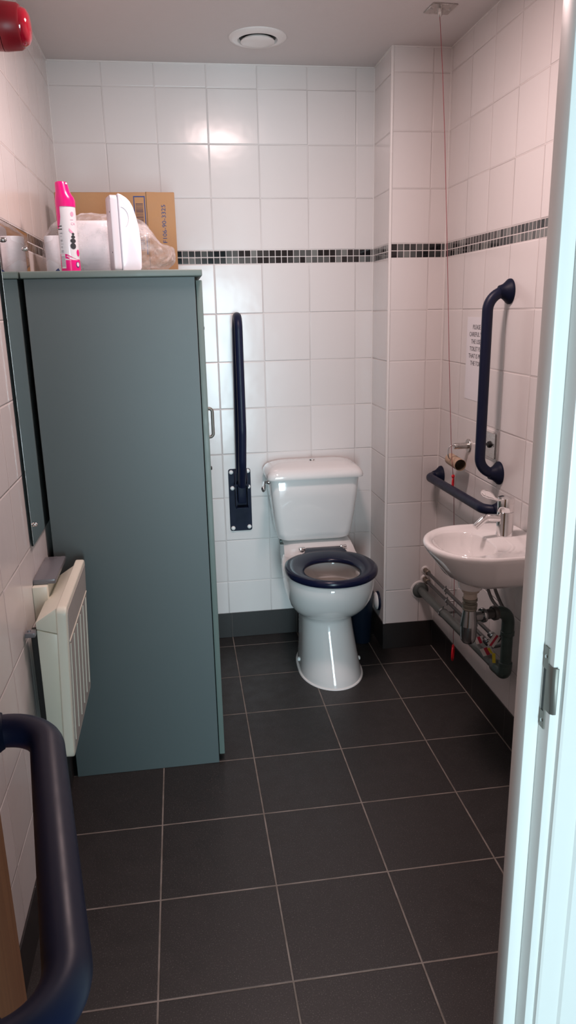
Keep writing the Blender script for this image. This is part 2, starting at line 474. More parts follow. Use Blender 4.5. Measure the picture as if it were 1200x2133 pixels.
# ================================================================== CABINET
cb = thing('tall_cabinet', (.25, -.62, 0), 'tall grey-green laminate cabinet standing against the left wall', 'cabinet')
obj('body', box(.018, .490, -1.0, -.235, 0, 1.5875, .0012, 1), M_cab, cb)
tag(obj('top', box(.012, .511, -1.012, -.225, 1.588, 1.607, .003, 3), M_cabedge, cb), 'paler grey-green top with rounded edge')
def door_panel(y0, y1, hy, hinge):
    d = obj('door', box(.4925, .5105, y0, y1, .022, 1.578, .002, 2), M_cabedge, cb)
    return d
d1 = door_panel(-.985, -.612, 0, 0); d2 = door_panel(-.608, -.238, 0, 0)
obj('handle', tube(fillet([(.5095, -.637, 1.164), (.5365, -.637, 1.164), (.5365, -.637, 1.064), (.5095, -.637, 1.064)], .012, 6), .0056, 14), M_worn, d1)
for y, z in ((-.882, 1.441), (-.956, 1.019)):
    obj('lock_button', lathe([(.006, 0), (.006, .003), (.004, .0045)], (.5105, y, z), (1, 0, 0), 16), M_black, d1)

# ---- on the cabinet
ZT = 1.607
bx = thing('cardboard_box', (.243, -.33, ZT), 'flattish brown cardboard box behind the plastic bag on the cabinet', 'box')
obj('carton', box(.040, .449, -.405, -.255, ZT, 1.896, .002, 1), M_box, bx)
obj('flap', prism([(.352, ZT+.004), (.449, ZT+.002), (.4485, 1.8935), (.352, 1.8965)], 'Y', -.4085, -.4052), M_box, bx, False)
obj('seam', box(.3505, .3522, -.4062, -.4049, ZT+.002, 1.897), M_boxdk, bx, False)
def bars():
    p = []
    x0, x1, z0, z1 = .3085, .3445, 1.700, 1.883
    z = z0+.004
    random.seed(3)
    while z < z1-.022:
        h = random.choice((.0012, .002, .003)); p.append(box(x0+.005, x1-.006, -.4054, -.4048, z, z+h)); z += h + random.choice((.0015, .0022, .003))
    return join(*p)
obj('barcode', bars(), M_barcode, bx, False)
obj('print_frame', join(box(.3065, .3465, -.4054, -.4048, 1.8795, 1.8835), box(.3065, .3100, -.4054, -.4048, 1.69, 1.8795), box(.3430, .3465, -.4054, -.4048, 1.69, 1.8795)), M_blueink, bx, False)
MT = Matrix(((0, -1, 0, .4155), (0, 0, -1, -.4088), (1, 0, 0, 1.727), (0, 0, 0, 1)))
obj('print_number', text_bm('F106-90-3325', .0205, MT, sx=1.12), M_blueink, bx, False)

# polythene bag with paper packs
PK = tag(obj('paper_towel_pack', box(.118, .290, -.745, -.560, ZT+.002, 1.768, .012, 3), M_paper), 'white block of paper towels inside the clear plastic bag', 'paper towels')
PR = tag(obj('paper_roll', lathe([(.018, 0), (.034, .001), (.036, .004), (.036, .112), (.034, .115), (.018, .116)], (.076, -.715, ZT+.002), seg=32), M_paper), 'white upright paper roll at the left end of the clear bag', 'paper roll')
def bag_bm():
    bm = bmesh.new(); bmesh.ops.create_icosphere(bm, subdivisions=6, radius=1)
    for v in bm.verts:
        d = v.co.normalized()
        x, y, z = (math.copysign(abs(c)**.72, c) for c in d)
        X = x
        hgt = .184 - .05*max(0, X-.25)**1.0*1.7 - .045*max(0, -X-.55)*1.5
        if X > .62: hgt -= .025*math.sin((X-.62)*9)
        px = .235 + .205*X; py = -.665 + .135*y
        pz = (z*.5+.5)*hgt
        q = V((px*13, py*13, pz*13))
        n1 = noise.noise(q); n2 = abs(noise.noise(q*2.7 + V((3, 1, 7)))); n3 = abs(noise.noise(q*6 + V((1, 9, 2))))
        k = .022*n1 + .008*n2 + .0015*n3 - .006
        c = V((px, py, ZT + pz)) + d*k
        c.z = max(c.z, ZT + .001); c.x = max(c.x, .006); c.y = min(max(c.y, -.815), -.43)
        v.co = c
    return bm
bg = thing('plastic_bag', (.235, -.665, ZT), 'crumpled clear plastic bag of paper goods on the cabinet', 'bag')
obj('film', bag_bm(), M_bag, bg, ang=180)
tag(obj('print', xf(prism([(0, 0), (.020, 0), (.012, .016), (.004, .010)], 'Y', 0, .0008), Matrix.Translation((.080, -.835, ZT+.001))), M_blueink, bg, False), 'blue printed corner of the bag')

# air freshener can
CX, CY, CR = .1365, -.895, .0268
can = thing('air_freshener_can', (CX, CY, ZT), 'pink and white air freshener can on the cabinet edge', 'spray can')
obj('can_body', lathe([(.024, 0), (.0262, .001), (CR, .004), (CR, .176), (.0255, .182)], (CX, CY, ZT), seg=48), M_tin, can)
tag(obj('base_band', lathe([(CR+.0003, .003), (CR+.0003, .034), (CR-.001, .034), (CR-.001, .003)], (CX, CY, ZT), seg=48, loop=True), M_pink, can), 'magenta lower band')
def capring(z, rx, ry, ox):
    return [(CX + ox + rx*math.cos(2*PI*j/40), CY + ry*math.sin(2*PI*j/40), ZT+z) for j in range(40)]
obj('cap', loft([capring(.178, .0278, .0278, 0), capring(.195, .0278, .0278, 0), capring(.203, .0262, .0268, -.0008), capring(.212, .0222, .025, -.003), capring(.222, .0195, .023, -.0045),
                 capring(.238, .0178, .021, -.006), capring(.2435, .0165, .0195, -.0065), capring(.2455, .012, .015, -.007)]), M_pink, can)
obj('nozzle', lathe([(.0024, 0), (.0024, .002), (.0018, .0026)], (CX+.0085, CY-.0135, ZT+.2385), (.45, -.8, .3), 12), M_cap, can)
A0 = math.atan2(-3.2244-CY, .4308-CX)
def wrap(bm, dr=.0004):
    for v in bm.verts:
        a = A0 + v.co.x/CR; r = CR + dr + v.co.z
        v.co = V((CX + r*math.cos(a), CY + r*math.sin(a), ZT + v.co.y))
    return bm
def decal(poly, dr=.0004, t=.0003):
    xs = [p[0] for p in poly]
    bm = loft([[(x, y, 0) for x, y in poly], [(x, y, t) for x, y in poly]])
    bmesh.ops.triangulate(bm, faces=bm.faces)
    bmesh.ops.subdivide_edges(bm, edges=bm.edges, cuts=2, use_grid_fill=True)
    return wrap(bm, dr)
def ell(cx, cy, rx, ry, n=16, a0=0): return [(cx + rx*math.cos(2*PI*k/n), cy + ry*math.sin(2*PI*k/n)) for k in range(n)]
obj('band_wave', decal([(-.0335, .033), (.033, .033), (.033, .036), (.020, .036), (.008, .041), (-.004, .048), (-.0105, .0505), (-.0335, .0505)], .0003), M_pink, can)
obj('side_wave', decal([(-.040, .120), (-.0265, .120), (-.0245, .128), (-.0215, .136), (-.0185, .150), (-.0180, .178), (-.040, .178)], .0003), M_pink, can)
obj('pebble_print', join(*[decal(ell(x, y, a, b)) for x, y, a, b in ((.0120, .072, .0085, .0085), (.0130, .086, .0085, .0060), (.0140, .0965, .0062, .0045), (.0145, .1045, .0040, .0035))]), M_stone, can)
obj('petal_print', decal(ell(.0165, .158, .0050, .0065)), M_pinkprint, can)
obj('petal_print', join(decal([(.004, .120), (.010, .114), (.017, .107), (.015, .105), (.007, .108), (.003, .113)])), M_pinkprint, can)
obj('brand_print', join(wrap(text_bm('CA', .0095, Matrix.Translation((.0105, .129, 0)), .0002)), decal([(.0105, .142), (.019, .142), (.019, .1432), (.0105, .1432)])), M_pinkprint, can)
obj('warning_bars', join(decal([(-.0330, .1245), (-.0160, .1245), (-.0160, .1270), (-.0330, .1270)]), decal([(-.0330, .1165), (-.0158, .1165), (-.0158, .1190), (-.0330, .1190)])), M_black, can)
obj('small_print', join(*[decal([(-.0255, y), (-.0255+w, y), (-.0255+w, y+.0010), (-.0255, y+.0010)]) for y, w in ((.107, .009), (.1055, .009), (.098, .007), (.0885, .008), (.0865, .008), (.0845, .008), (.077, .010), (.070, .007), (.068, .007), (.060, .0085), (.0580, .0085), (.056, .008), (.0535, .009))]), M_greyprint, can)
obj('barcode_label', decal([(-.0290, .0115), (-.0135, .0115), (-.0135, .0500), (-.0290, .0500)], .0007), M_tin, can)
obj('barcode', join(*[decal([(-.0285, y), (-.0140, y), (-.0140, y+.0016), (-.0285, y+.0016)], .0011) for y in [.0165+.0030*k for k in range(10)]]), M_greyprint, can)
obj('round_badge', join(decal(ell(.0275, .054, .0065, .0095), .0005), ), M_pink, can)
obj('round_emblem', decal(ell(.0215, .0215, .0062, .0080), .0008), M_blueink, can)
obj('emblem_face', join(decal(ell(.0215, .0220, .0045, .0060), .0012)), M_tin, can)

# white air freshener dispenser lying loose on the cabinet
dsp = thing('freshener_dispenser', (.297, -.87, ZT), 'white plastic wall dispenser standing unmounted on the cabinet', 'dispenser')
MD = Matrix.Translation((.274, -.868, ZT)) @ Matrix.Rotation(math.radians(14), 4, 'Z')
prof = [(.0, 0), (.050, .0), (.0565, .010), (.0585, .050), (.0585, .085), (.056, .120), (.050, .150), (.042, .178), (.034, .193), (.024, .203), (.009, .2115), (.002, .2135), (0, .211)]
obj('cover', xf(prism(prof, 'Y', -.048, .030, .004, 3), MD), M_disp, dsp)
bk = rrect(-.048, .034, .0, .214, .014)
obj('back', xf(join(prism([(y, z) for y, z in rrect(-.046, .030, .0, .210, .012)], 'X', -.023, -.0005, .004, 2)), MD), M_dispbk, dsp)
obj('thumb_groove', xf(tube([(.003 + .024*math.sin(a), -.0484, .148 + .030*math.cos(a)) for a in [math.radians(10 + 12*k) for k in range(12)]], .0009, 8), MD), M_dispbk, dsp)
for z in (.165, .055):
    obj('screw_hole', xf(lathe([(.0022, 0), (.0022, .001)], (-.0228, -.030, z), (-1, 0, 0), 12), MD), M_ink, dsp)

# ================================================================== LEFT WALL
mr = thing('wall_mirror', (.006, -1.026, .883), 'frameless wall mirror beside the cabinet reflecting its side', 'mirror')
obj('glass', box(.0045, .0100, -1.222, -.830, .883, 1.722), M_mirror, mr, False)
tag(obj('edge', box(.0040, .0092, -1.2235, -.8290, .8815, 1.7235), M_glassedge, mr, False), 'dark green glass edge')
for y, z in ((-1.182, .932), (-.868, .932), (-1.168, 1.675), (-.885, 1.675)):
    obj('screw', lathe([(.0065, 0), (.0065, .003), (.005, .007), (.0025, .0095), (.0005, .010)], (.0098, y, z), (1, 0, 0), 20), M_chrome, mr)

# panel heater
ht = thing('panel_heater', (.05, -1.25, .36), 'cream wall panel heater in front of the cabinet side', 'heater')
def htM():
    return Matrix.Translation((.0975, 0, .355)) @ Matrix.Rotation(math.radians(2.6), 4, 'Y')
hp = prism(rrect(-1.447, -1.052, 0, .428, .018), 'X', -.026, 0, .005, 3)
obj('front_panel', xf(hp, htM()), M_cream, ht)
tag(obj('grille', xf(prism(rrect(-1.432, -1.067, .012, .414, .010), 'X', 0, .0012), htM()), M_heat_face, ht), 'grey recessed grille face')
def gr():
    p = [box(.0008, .0032, -1.428, -1.071, .328, .331)]
    for k in range(6):
        y = -1.415 + .064*k
        p.append(box(.0008, .0032, y-.0014, y+.0014, .040, .318))
    return xf(join(*p), htM())
tag(obj('grille_bars', gr(), M_cream, ht), 'raised cream grille lines')
obj('case', prism([(.028, .375), (.092, .372), (.0975, .690), (.030, .712)], 'Y', -1.405, -1.085, .003, 2), M_cream, ht)
obj('case_top', prism([(.030, .714), (.0978, .692), (.0990, .762), (.088, .770), (.030, .733)], 'Y', -1.405, -1.075, .002, 2), M_cream, ht)
for y0, y1 in ((-1.40, -1.375), (-1.10, -1.085)):
    obj('gap_shade_bar', box(.014, .030, y0, y1, .42, .708, .001, 1), M_black, ht)  # black bars stand in for the shaded gap between case and wall
obj('fixing_tab', join(box(.004, .030, -1.425, -1.398, .700, .713, .002), lathe([(.005, 0), (.004, .004)], (.014, -1.412, .713), (0, 0, 1), 12)), M_greybox, ht)
jb = thing('fused_spur_box', (.03, -1.13, .66), 'small grey-lidded switch box on the wall behind the heater', 'switch box')
obj('back_box', box(0, .040, -1.262, -1.06, .665, .776, .003), M_cream, jb)
tag(obj('lid', box(.001, .062, -1.245, -1.045, .7765, .792, .004, 2), M_greybox, jb), 'grey translucent lid')

# alarm sounder
sr = thing('alarm_sounder', (.0, -1.2, 2.135), 'red fire alarm sounder beacon high on the left wall', 'alarm')
sY, sZ = -1.205, 2.137
obj('base', lathe([(.046, 0), (.050, .004), (.050, .066), (.0505, .070)], (0, sY, sZ), (1, 0, 0), 40), M_red, sr)
obj('cover', lathe([(.0505, .0715), (.0505, .076), (.0475, .109), (.044, .1145)], (0, sY, sZ), (1, 0, 0), 40), M_red, sr)
tag(obj('beacon_lens', lathe([(.040, .112), (.0395, .120), (.036, .128), (.024, .134), (.001, .136)], (0, sY, sZ), (1, 0, 0), 36), M_redlens, sr), 'glossy red lens')

# ================================================================== CEILING
vt = thing('ceiling_vent', (.771, -.300, H), 'round white extract vent in the ceiling', 'vent')
obj('ring', lathe([(.102, 0), (.102, -.003), (.098, -.007), (.080, -.011), (.071, -.011), (.066, -.004), (.064, -.001)], (.771, -.300, H), seg=56), M_trim, vt)
tag(obj('shade_disc', lathe([(.068, -.0005), (.068, -.0025), (.001, -.0025)], (.771, -.300, H), seg=48), M_black, vt), 'black disc coloured as the shade inside the ring')  # solid black disc paints the shade between ring and centre
obj('disc', lathe([(.030, -.002), (.050, -.006), (.059, -.012), (.0605, -.016), (.057, -.019), (.030, -.022), (.001, -.023)], (.771, -.300, H), seg=48), M_trim, vt)
# emergency pull cord
pc = thing('emergency_pull_cord', (1.33, -.609, H), 'red emergency pull cord hanging from a metal ceiling plate', 'pull cord')
obj('ceiling_plate', xf(box(-.042, .042, -.042, .042, -.004, 0, .001, 1), Matrix.Translation((1.331, -.609, H)) @ Matrix.Rotation(math.radians(4), 4, 'Z')), M_steel, pc)
for x in (-.032, .032):
    obj('screw', lathe([(.004, 0), (.003, -.002)], (1.331+x, -.609, H-.004), seg=12), M_chromedk, pc)
obj('bell_mouth', lathe([(.010, 0), (.008, -.012), (.005, -.020), (.002, -.023)], (1.329, -.610, H-.004), seg=20), M_steel, pc)
cpts = [(1.328, -.612, 2.39), (1.343, -.612, 2.232), (1.359, -.612, 2.017), (1.381, -.612, 1.665), (1.402, -.612, 1.302), (1.413, -.612, 1.128), (1.422, -.612, .993), (1.427, -.612, .935), (1.434, -.608, .885), (1.472, -.524, .822), (1.479, -.514, .752), (1.481, -.548, .441), (1.481, -.560, .281), (1.473, -.584, .205), (1.472, -.590, .155)]
obj('cord', tube(cpts, .0011, 8), M_redcord, pc)
obj('bead', sph((1.446, -.582, .862), .0065, 1, 1, 1.2), M_redpull, pc)
def pull(o, s=1.):
    return xf(join(tube([(.0125*math.sin(2*PI*k/24), 0, -.026 + .026*math.cos(2*PI*k/24)) for k in range(25)], .0036, 10), lathe([(.002, .012), (.0045, .008), (.0055, 0), (.004, -.006)], seg=14)), Matrix.Translation(o) @ Matrix.Rotation(math.radians(55), 4, 'Z') @ Matrix.Scale(s, 4))
obj('pull_handle', pull((1.455, -.560, .851), .8), M_redpull, pc)
obj('pull_handle', pull((1.472, -.590, .148), 1.1), M_redpull, pc)

# ================================================================== RIGHT WALL FITTINGS
sg = thing('paper_notice', (W, -.625, 1.153), 'white paper notice taped to the right wall behind the vertical rail', 'notice')
obj('sheet', xf(box(-.0012, -.0004, -.735, -.523, 1.153, 1.451), Matrix.Translation((W, 0, 0))), M_paper, sg, False)
lines = ['PLEASE BE', 'CAREFUL WITH', 'THE USE OF', 'TOILET PAPER', 'THAT IS PUT IN', 'THE TOILET']
bms = []
for i, s in enumerate(lines):
    MM = Matrix(((0, 0, -1, W-.0014), (-1, 0, 0, -.629), (0, 1, 0, 1.4085 - .0258*i), (0, 0, 0, 1)))
    bms.append(text_bm(s, .0225, MM, .0002, 'CENTER', 1.02))
obj('lettering', join(*bms), M_ink, sg, False)

sw = thing('wall_switch', (W, -.795, .975), 'chrome switch plate with black knob beside the vertical rail', 'switch')
obj('surround', xf(prism(rrect(-.846, -.746, .968, 1.070, .006), 'X', W-.004, W), Matrix()), M_trim, sw)
obj('plate', prism(rrect(-.838, -.753, .975, 1.063, .005), 'X', W-.008, W-.0041, .001, 1), M_steel, sw)
obj('knob', join(lathe([(.012, 0), (.011, .006), (.007, .008)], (W-.008, -.794, 1.020), (-1, 0, 0), 20), box(W-.019, W-.010, -.809, -.780, 1.016, 1.024, .002)), M_black, sw)
for y in (-.765, -.827):
    obj('screw', lathe([(.003, 0), (.002, .0012)], (W-.008, y, 1.019), (-1, 0, 0), 12), M_chromedk, sw)

tp = thing('toilet_roll_holder', (W, -.588, .98), 'steel toilet roll holder with curved hook on the right wall', 'toilet roll holder')
obj('flange', lathe([(.0255, 0), (.0255, .004), (.0240, .006)], (W, -.588, .980), (-1, 0, 0), 32), M_steel, tp)
obj('post', lathe([(.0115, .006), (.0115, .058), (.0105, .0595)], (W, -.588, .980), (-1, 0, 0), 28), M_steel, tp)
obj('hook', tube(fillet([(W-.058, -.588, .983), (W-.0785, -.586, .987), (W-.079, -.582, .938), (W-.058, -.570, .924), (W-.048, -.545, .9235), (W-.046, -.500, .9255)], .022, 10), .0032, 12), M_chrome, tp)
ct = thing('cardboard_tube', (1.452, -.572, .9), 'empty brown cardboard toilet roll tube hanging on the holder', 'cardboard tube')
ta = V((1.4580, -.514, .9165)); tb_ = V((1.4575, -.622, .9125))
tax = (tb_-ta).normalized(); L = (tb_-ta).length
obj('tube_wall', lathe([(.0225, 0), (.0225, L), (.0216, L), (.0216, 0)], ta, tax, 36, loop=True), M_card_tube, ct)
tag(obj('tube_shade', lathe([(.0215, .0005), (.0215, L-.0015), (.0210, L-.0015), (.0210, .0005)], ta, tax, 36, loop=True), M_card_shade, ct), 'inside of the tube, coloured dark as shade')  # inner sleeve in darkened card colour, standing for shade inside the tube

# ================================================================== BASIN, TAP, WASTE
bs = thing('wash_basin', (1.33, -1.147, .60), 'small white china hand basin on the right wall', 'basin')
NB = 64
def bring(z, x0, ry, cx=1.325, cy=-1.147, xb=W-.0008, e=.42):
    """D-shaped ring: round towards the room (x0), square against the wall"""
    out = []
    for k in range(NB):
        a = 2*PI*k/NB; c, s = math.cos(a), math.sin(a)
        if c >= 0: x = cx - (cx-x0)*c; y = cy + ry*math.copysign(abs(s)**.95, s)
        else: x = cx + (xb-cx)*abs(c)**e; y = cy + ry*math.copysign(abs(s)**.30, s)
        out.append((x, y, z))
    return out
def iring(z, f, cx=1.268, cy=-1.150, rx0=.082, rx1=.092, ry=.128, dx=0.):
    out = []
    for k in range(NB):
        a = 2*PI*k/NB; c, s = math.cos(a), math.sin(a)
        x = cx + dx - (rx0*f*c if c >= 0 else -rx1*f*abs(c)**.72)
        y = cy + ry*f*math.copysign(abs(s)**.85, s)
        out.append((x, y, z))
    return out
rings = [bring(.652, 1.285, .055, 1.33), bring(.657, 1.268, .080, 1.33), bring(.671, 1.243, .115), bring(.690, 1.212, .140), bring(.720, 1.189, .157), bring(.750, 1.166, .170), bring(.768, 1.1545, .177),
         bring(.779, 1.151, .1795), bring(.786, 1.1545, .178), bring(.7885, 1.161, .174, xb=W-.0015), bring(.7870, 1.169, .170, xb=W-.004),
         iring(.7835, 1.0), iring(.778, .965), iring(.765, .93), iring(.740, .85), iring(.715, .70, dx=.006), iring(.700, .48, dx=.012), iring(.694, .22, dx=.018)]
obj('bowl', loft(rings), M_ceramic, bs, ang=70)
obj('spigot', lathe([(.041, .660), (.040, .648), (.0385, .640), (.036, .634), (.030, .632)], (1.300, -1.150, 0), seg=36), M_ceramic, bs)
obj('waste_outlet', lathe([(.020, .6955), (.017, .6975), (.004, .6965)], (1.288, -1.150, 0), seg=28), M_chrome, bs)

tpz = thing('mixer_tap', (1.424, -1.10, .778), 'chrome lever mixer tap on the back of the basin', 'tap')
TX, TY = 1.4245, -1.100
obj('body', lathe([(.0275, .784), (.0275, .788), (.0262, .792), (.0262, .8625), (.0255, .8632)], (TX, TY, 0), seg=40), M_chrome, tpz)
obj('head', lathe([(.0258, .8642), (.0265, .8652), (.0265, .905), (.0245, .9085), (.010, .9105), (.001, .911)], (TX, TY, 0), seg=40), M_chrome, tpz)
obj('spout', tube(fillet([(TX-.015, TY-.002, .842), (TX-.070, TY-.010, .850), (TX-.105, TY-.016, .822)], .03, 8), [.0125]+[.0115]*9+[.0105], 20), M_chrome, tpz)
def lever():
    sec = []
    pts = [((TX-.008, TY-.003, .899), .010, .0048), ((TX-.030, TY-.007, .904), .008, .0042), ((TX-.047, TY-.010, .911), .009, .0042), ((TX-.060, TY-.013, .919), .0135, .0040), ((TX-.074, TY-.016, .929), .0150, .0036), ((TX-.085, TY-.018, .937), .0115, .0030), ((TX-.090, TY-.019, .9405), .005, .0015)]
    for i, (p, w, h) in enumerate(pts):
        a = V(pts[max(0, i-1)][0]); b = V(pts[min(len(pts)-1, i+1)][0]); t = (b-a).normalized()
        s = t.cross(V((0, 0, 1))).normalized(); n = s.cross(t)
        ph = math.radians((0, 8, 25, 48, 52, 52, 52)[i]); s, n = s*math.cos(ph) - n*math.sin(ph), n*math.cos(ph) + s*math.sin(ph)
        sec.append([V(p) + s*w*math.cos(2*PI*k/20) + n*h*math.sin(2*PI*k/20) for k in range(20)])
    return loft(sec)
obj('lever', lever(), M_chrome, tpz)

bt = thing('bottle_trap', (1.30, -1.15, .44), 'tarnished chrome bottle trap under the basin', 'trap')
BX, BY = 1.300, -1.150
tag(obj('inlet_nut', join(lathe([(.030, .6315), (.030, .6285), (.027, .6220), (.0235, .6220)], (BX, BY, 0), seg=32), lathe([(.0215, .6225), (.0215, .600)], (BX, BY, 0), seg=28)), M_brass, bt), 'cream plastic nut')
obj('threaded_tail', lathe([(.0235, .600), (.0235, .592), (.0180, .587), (.0180, .582)], (BX, BY, 0), seg=32), M_washer, bt)
obj('collar', lathe([(.0235, .582), (.0240, .579), (.0235, .571), (.0220, .568), (.0235, .565), (.0225, .561)], (BX, BY, 0), seg=32), M_washer, bt)
obj('cone', lathe([(.0205, .562), (.0275, .510), (.0278, .507)], (BX, BY, 0), seg=40), M_chromedk, bt)
obj('cup', lathe([(.0262, .5065), (.0258, .470), (.0235, .457), (.018, .448), (.008, .4445), (.001, .444)], (BX, BY, 0), seg=40), M_chromedk, bt)
OD = (V((1.445, -1.118, .532)) - V((BX, BY, .532))).normalized()
obj('outlet', lathe([(.0165, .018), (.0165, .062)], (BX, BY, .532), OD, 28), M_chromedk, bt)
obj('outlet_nut', lathe([(.0225, .046), (.0245, .049), (.0245, .055), (.0225, .058)], (BX, BY, .532), OD, 12), M_chromedk, bt)

wp = thing('waste_pipe', (1.44, -.7, .28), 'grey-green waste pipe running low along the right wall to the pier', 'pipe')
K = V((BX, BY, .532)) + OD*.062; K2 = V((BX, BY, .532)) + OD*.098
obj('stub', tube([V((BX, BY, .532)) + OD*.060, V((BX, BY, .532)) + OD*.094], .0165, 24), M_pipe_dk, wp)
obj('coupling_nut', lathe([(.022, 0), (.0245, .003), (.0245, .013), (.022, .016)], K + OD*.026, OD, 12), M_pipe_dk, wp)
cor = V((1.448, -1.1175, .532))
obj('upper_elbow', tube(fillet([K + OD*.04, cor, (1.448, -1.1175, .455)], .042, 12), .0205, 24), M_green, wp)
obj('down_pipe', tube([(1.448, -1.1175, .458), (1.448, -1.1175, .335)], .0185, 24), M_green, wp)
for zz in (.452, .340):
    obj('collar', lathe([(.0195, -.008), (.0225, -.006), (.0225, .006), (.0195, .008)], (1.448, -1.1175, zz), seg=28), M_green, wp)
A1 = V((1.438, -DC, .2735)); B1 = V((1.448, -1.1175, .3000))
obj('lower_elbow', tube(fillet([(1.448, -1.1175, .335), B1, B1 + (A1-B1).normalized()*.055], .024, 10), .0215, 24), M_green, wp)
obj('collar', lathe([(.0205, 0), (.0225, .004), (.0225, .022), (.0205, .026)], B1 + (A1-B1).normalized()*.052, A1-B1, 28), M_pipe, wp)
obj('pipe_run', tube([B1 + (A1-B1).normalized()*.05, A1], .0175, 24), M_pipe, wp)
obj('wall_boss', lathe([(.036, 0), (.036, .010), (.030, .016), (.022, .018)], A1, (0, -1, 0), 32), M_pipe, wp)
obj('mortar_ring', lathe([(.043, 0), (.042, .004), (.036, .005)], (A1.x, -DC, A1.z), (0, -1, 0), 24), M_trim, wp)
cpos = A1 + (B1-A1)*.335
obj('pipe_clip', join(lathe([(.0178, -.006), (.0200, -.006), (.0200, .006), (.0178, .006)], cpos, B1-A1, 28, loop=True), box(cpos.x+.018, W, cpos.y-.004, cpos.y+.004, cpos.z-.004, cpos.z+.004), lathe([(.003, .017), (.003, .027)], cpos, (0, 0, 1), 10)), M_chromedk, wp)

def supply(a, b, clipt, label, tagz):
    a, b = V(a), V(b); d = (b-a).normalized()
    t = thing('supply_pipe', a, label, 'pipe', 'water supply pipes')
    obj('pipe_run', tube([a, b], .0072, 16), M_pipe_dk, t)
    obj('union', join(lathe([(.011, 0), (.011, .022), (.009, .026)], a, d, 16), lathe([(.0125, .030), (.0125, .044), (.009, .047)], a, d, 8)), M_brass_dk, t)
    obj('mortar', lathe([(.018, 0), (.016, .004), (.011, .006)], (a.x, -DC, a.z), (0, -1, 0), 14), M_trim, t)
    c = a + (b-a)*clipt
    obj('pipe_clip', join(lathe([(.0075, -.005), (.0092, -.005), (.0092, .005), (.0075, .005)], c, d, 18, loop=True), tube([c + V((.008, 0, 0)), (W, c.y, c.z)], .0035, 10), lathe([(.003, .008), (.003, .018)], c, (0, 0, 1), 10), lathe([(.003, -.018), (.003, -.008)], c, (0, 0, 1), 10)), M_chromedk, t)
    v = join(lathe([(.010, 0), (.0115, .004), (.0115, .016), (.009, .018), (.009, .040), (.0115, .042), (.0115, .054), (.008, .058)], b - d*.004, d, 10), lathe([(.0065, 0), (.0065, .012), (.004, .015)], b + d*.026, (-.8, 0, .6), 12))
    vv = obj('isolating_valve', v, M_chromedk, t)
    obj('valve_lever', join(box(b.x-.024, b.x-.018, b.y-.052, b.y-.018, b.z+.004, b.z+.012, .002)), M_black, vv)
    return t, b, d
M_brass_dk = simple('dull brass fitting', (.20, .165, .13), .35, .6, mottle=.2)
s1, e1, dd1 = supply((1.458, -DC, .366), (1.4625, -.965, .377), .37, 'upper narrow supply pipe above the grey-green waste pipe', 0)
s2, e2, dd2 = supply((1.457, -DC, .325), (1.4620, -.930, .337), .42, 'lower narrow supply pipe just above the grey-green waste pipe', 0)
def paper_tag(c, w, h, rot, mats, parent, red=True):
    M = Matrix.Translation(c) @ Matrix.Rotation(math.radians(-28), 4, 'Z') @ Matrix.Rotation(math.radians(rot), 4, 'Y')
    o = obj('tag', xf(box(-w/2, w/2, -.0004, .0004, -h/2, h/2), M), mats, parent, False)
    if red:
        tag(obj('tag_stripe', xf(box(-w*.16, w*.16, -.0007, .0007, -h/2, h/2), M @ Matrix.Shear('XZ', 4, (0, 0)) @ Matrix.Rotation(math.radians(0), 4, 'Y')), M_tagred, o, False), 'red stripe')
    return o
paper_tag((1.424, -1.072, .405), .024, .046, 28, M_tag, s1)
paper_tag((1.447, -.905, .328), .034, .026, -25, M_tag, s2)
paper_tag((1.436, -.995, .328), .040, .028, -28, M_tag, s2)
for k, (c, r) in enumerate((((1.432, -1.062, .335), -4), ((1.436, -1.020, .342), -35))):
    tag(paper_tag(c, .011 if k == 0 else .008, .036 if k == 0 else .022, r, M_yellow, s1, False), 'yellow tag')
# flexible hoses
def hose(pts, label):
    t = tag(obj('flexible_hose', tube(fillet(pts, .06, 8), .0058, 14), M_hose), label, 'hose', 'flexible hoses under the basin'); return t
hose([(1.437, -.985, .672), (1.452, -.925, .545), (1.462, -.958, .500), (1.4785, -1.045, .470), (1.470, -1.045, .420), (1.4640, -1.024, .384)], 'dark braided hose under the basin, looping further from the doorway')
hose([(1.452, -1.005, .672), (1.4600, -.962, .560), (1.4745, -1.000, .505), (1.4870, -1.066, .462), (1.4830, -1.055, .380), (1.4650, -.993, .342)], 'dark braided hose under the basin, straighter one nearer the doorway')

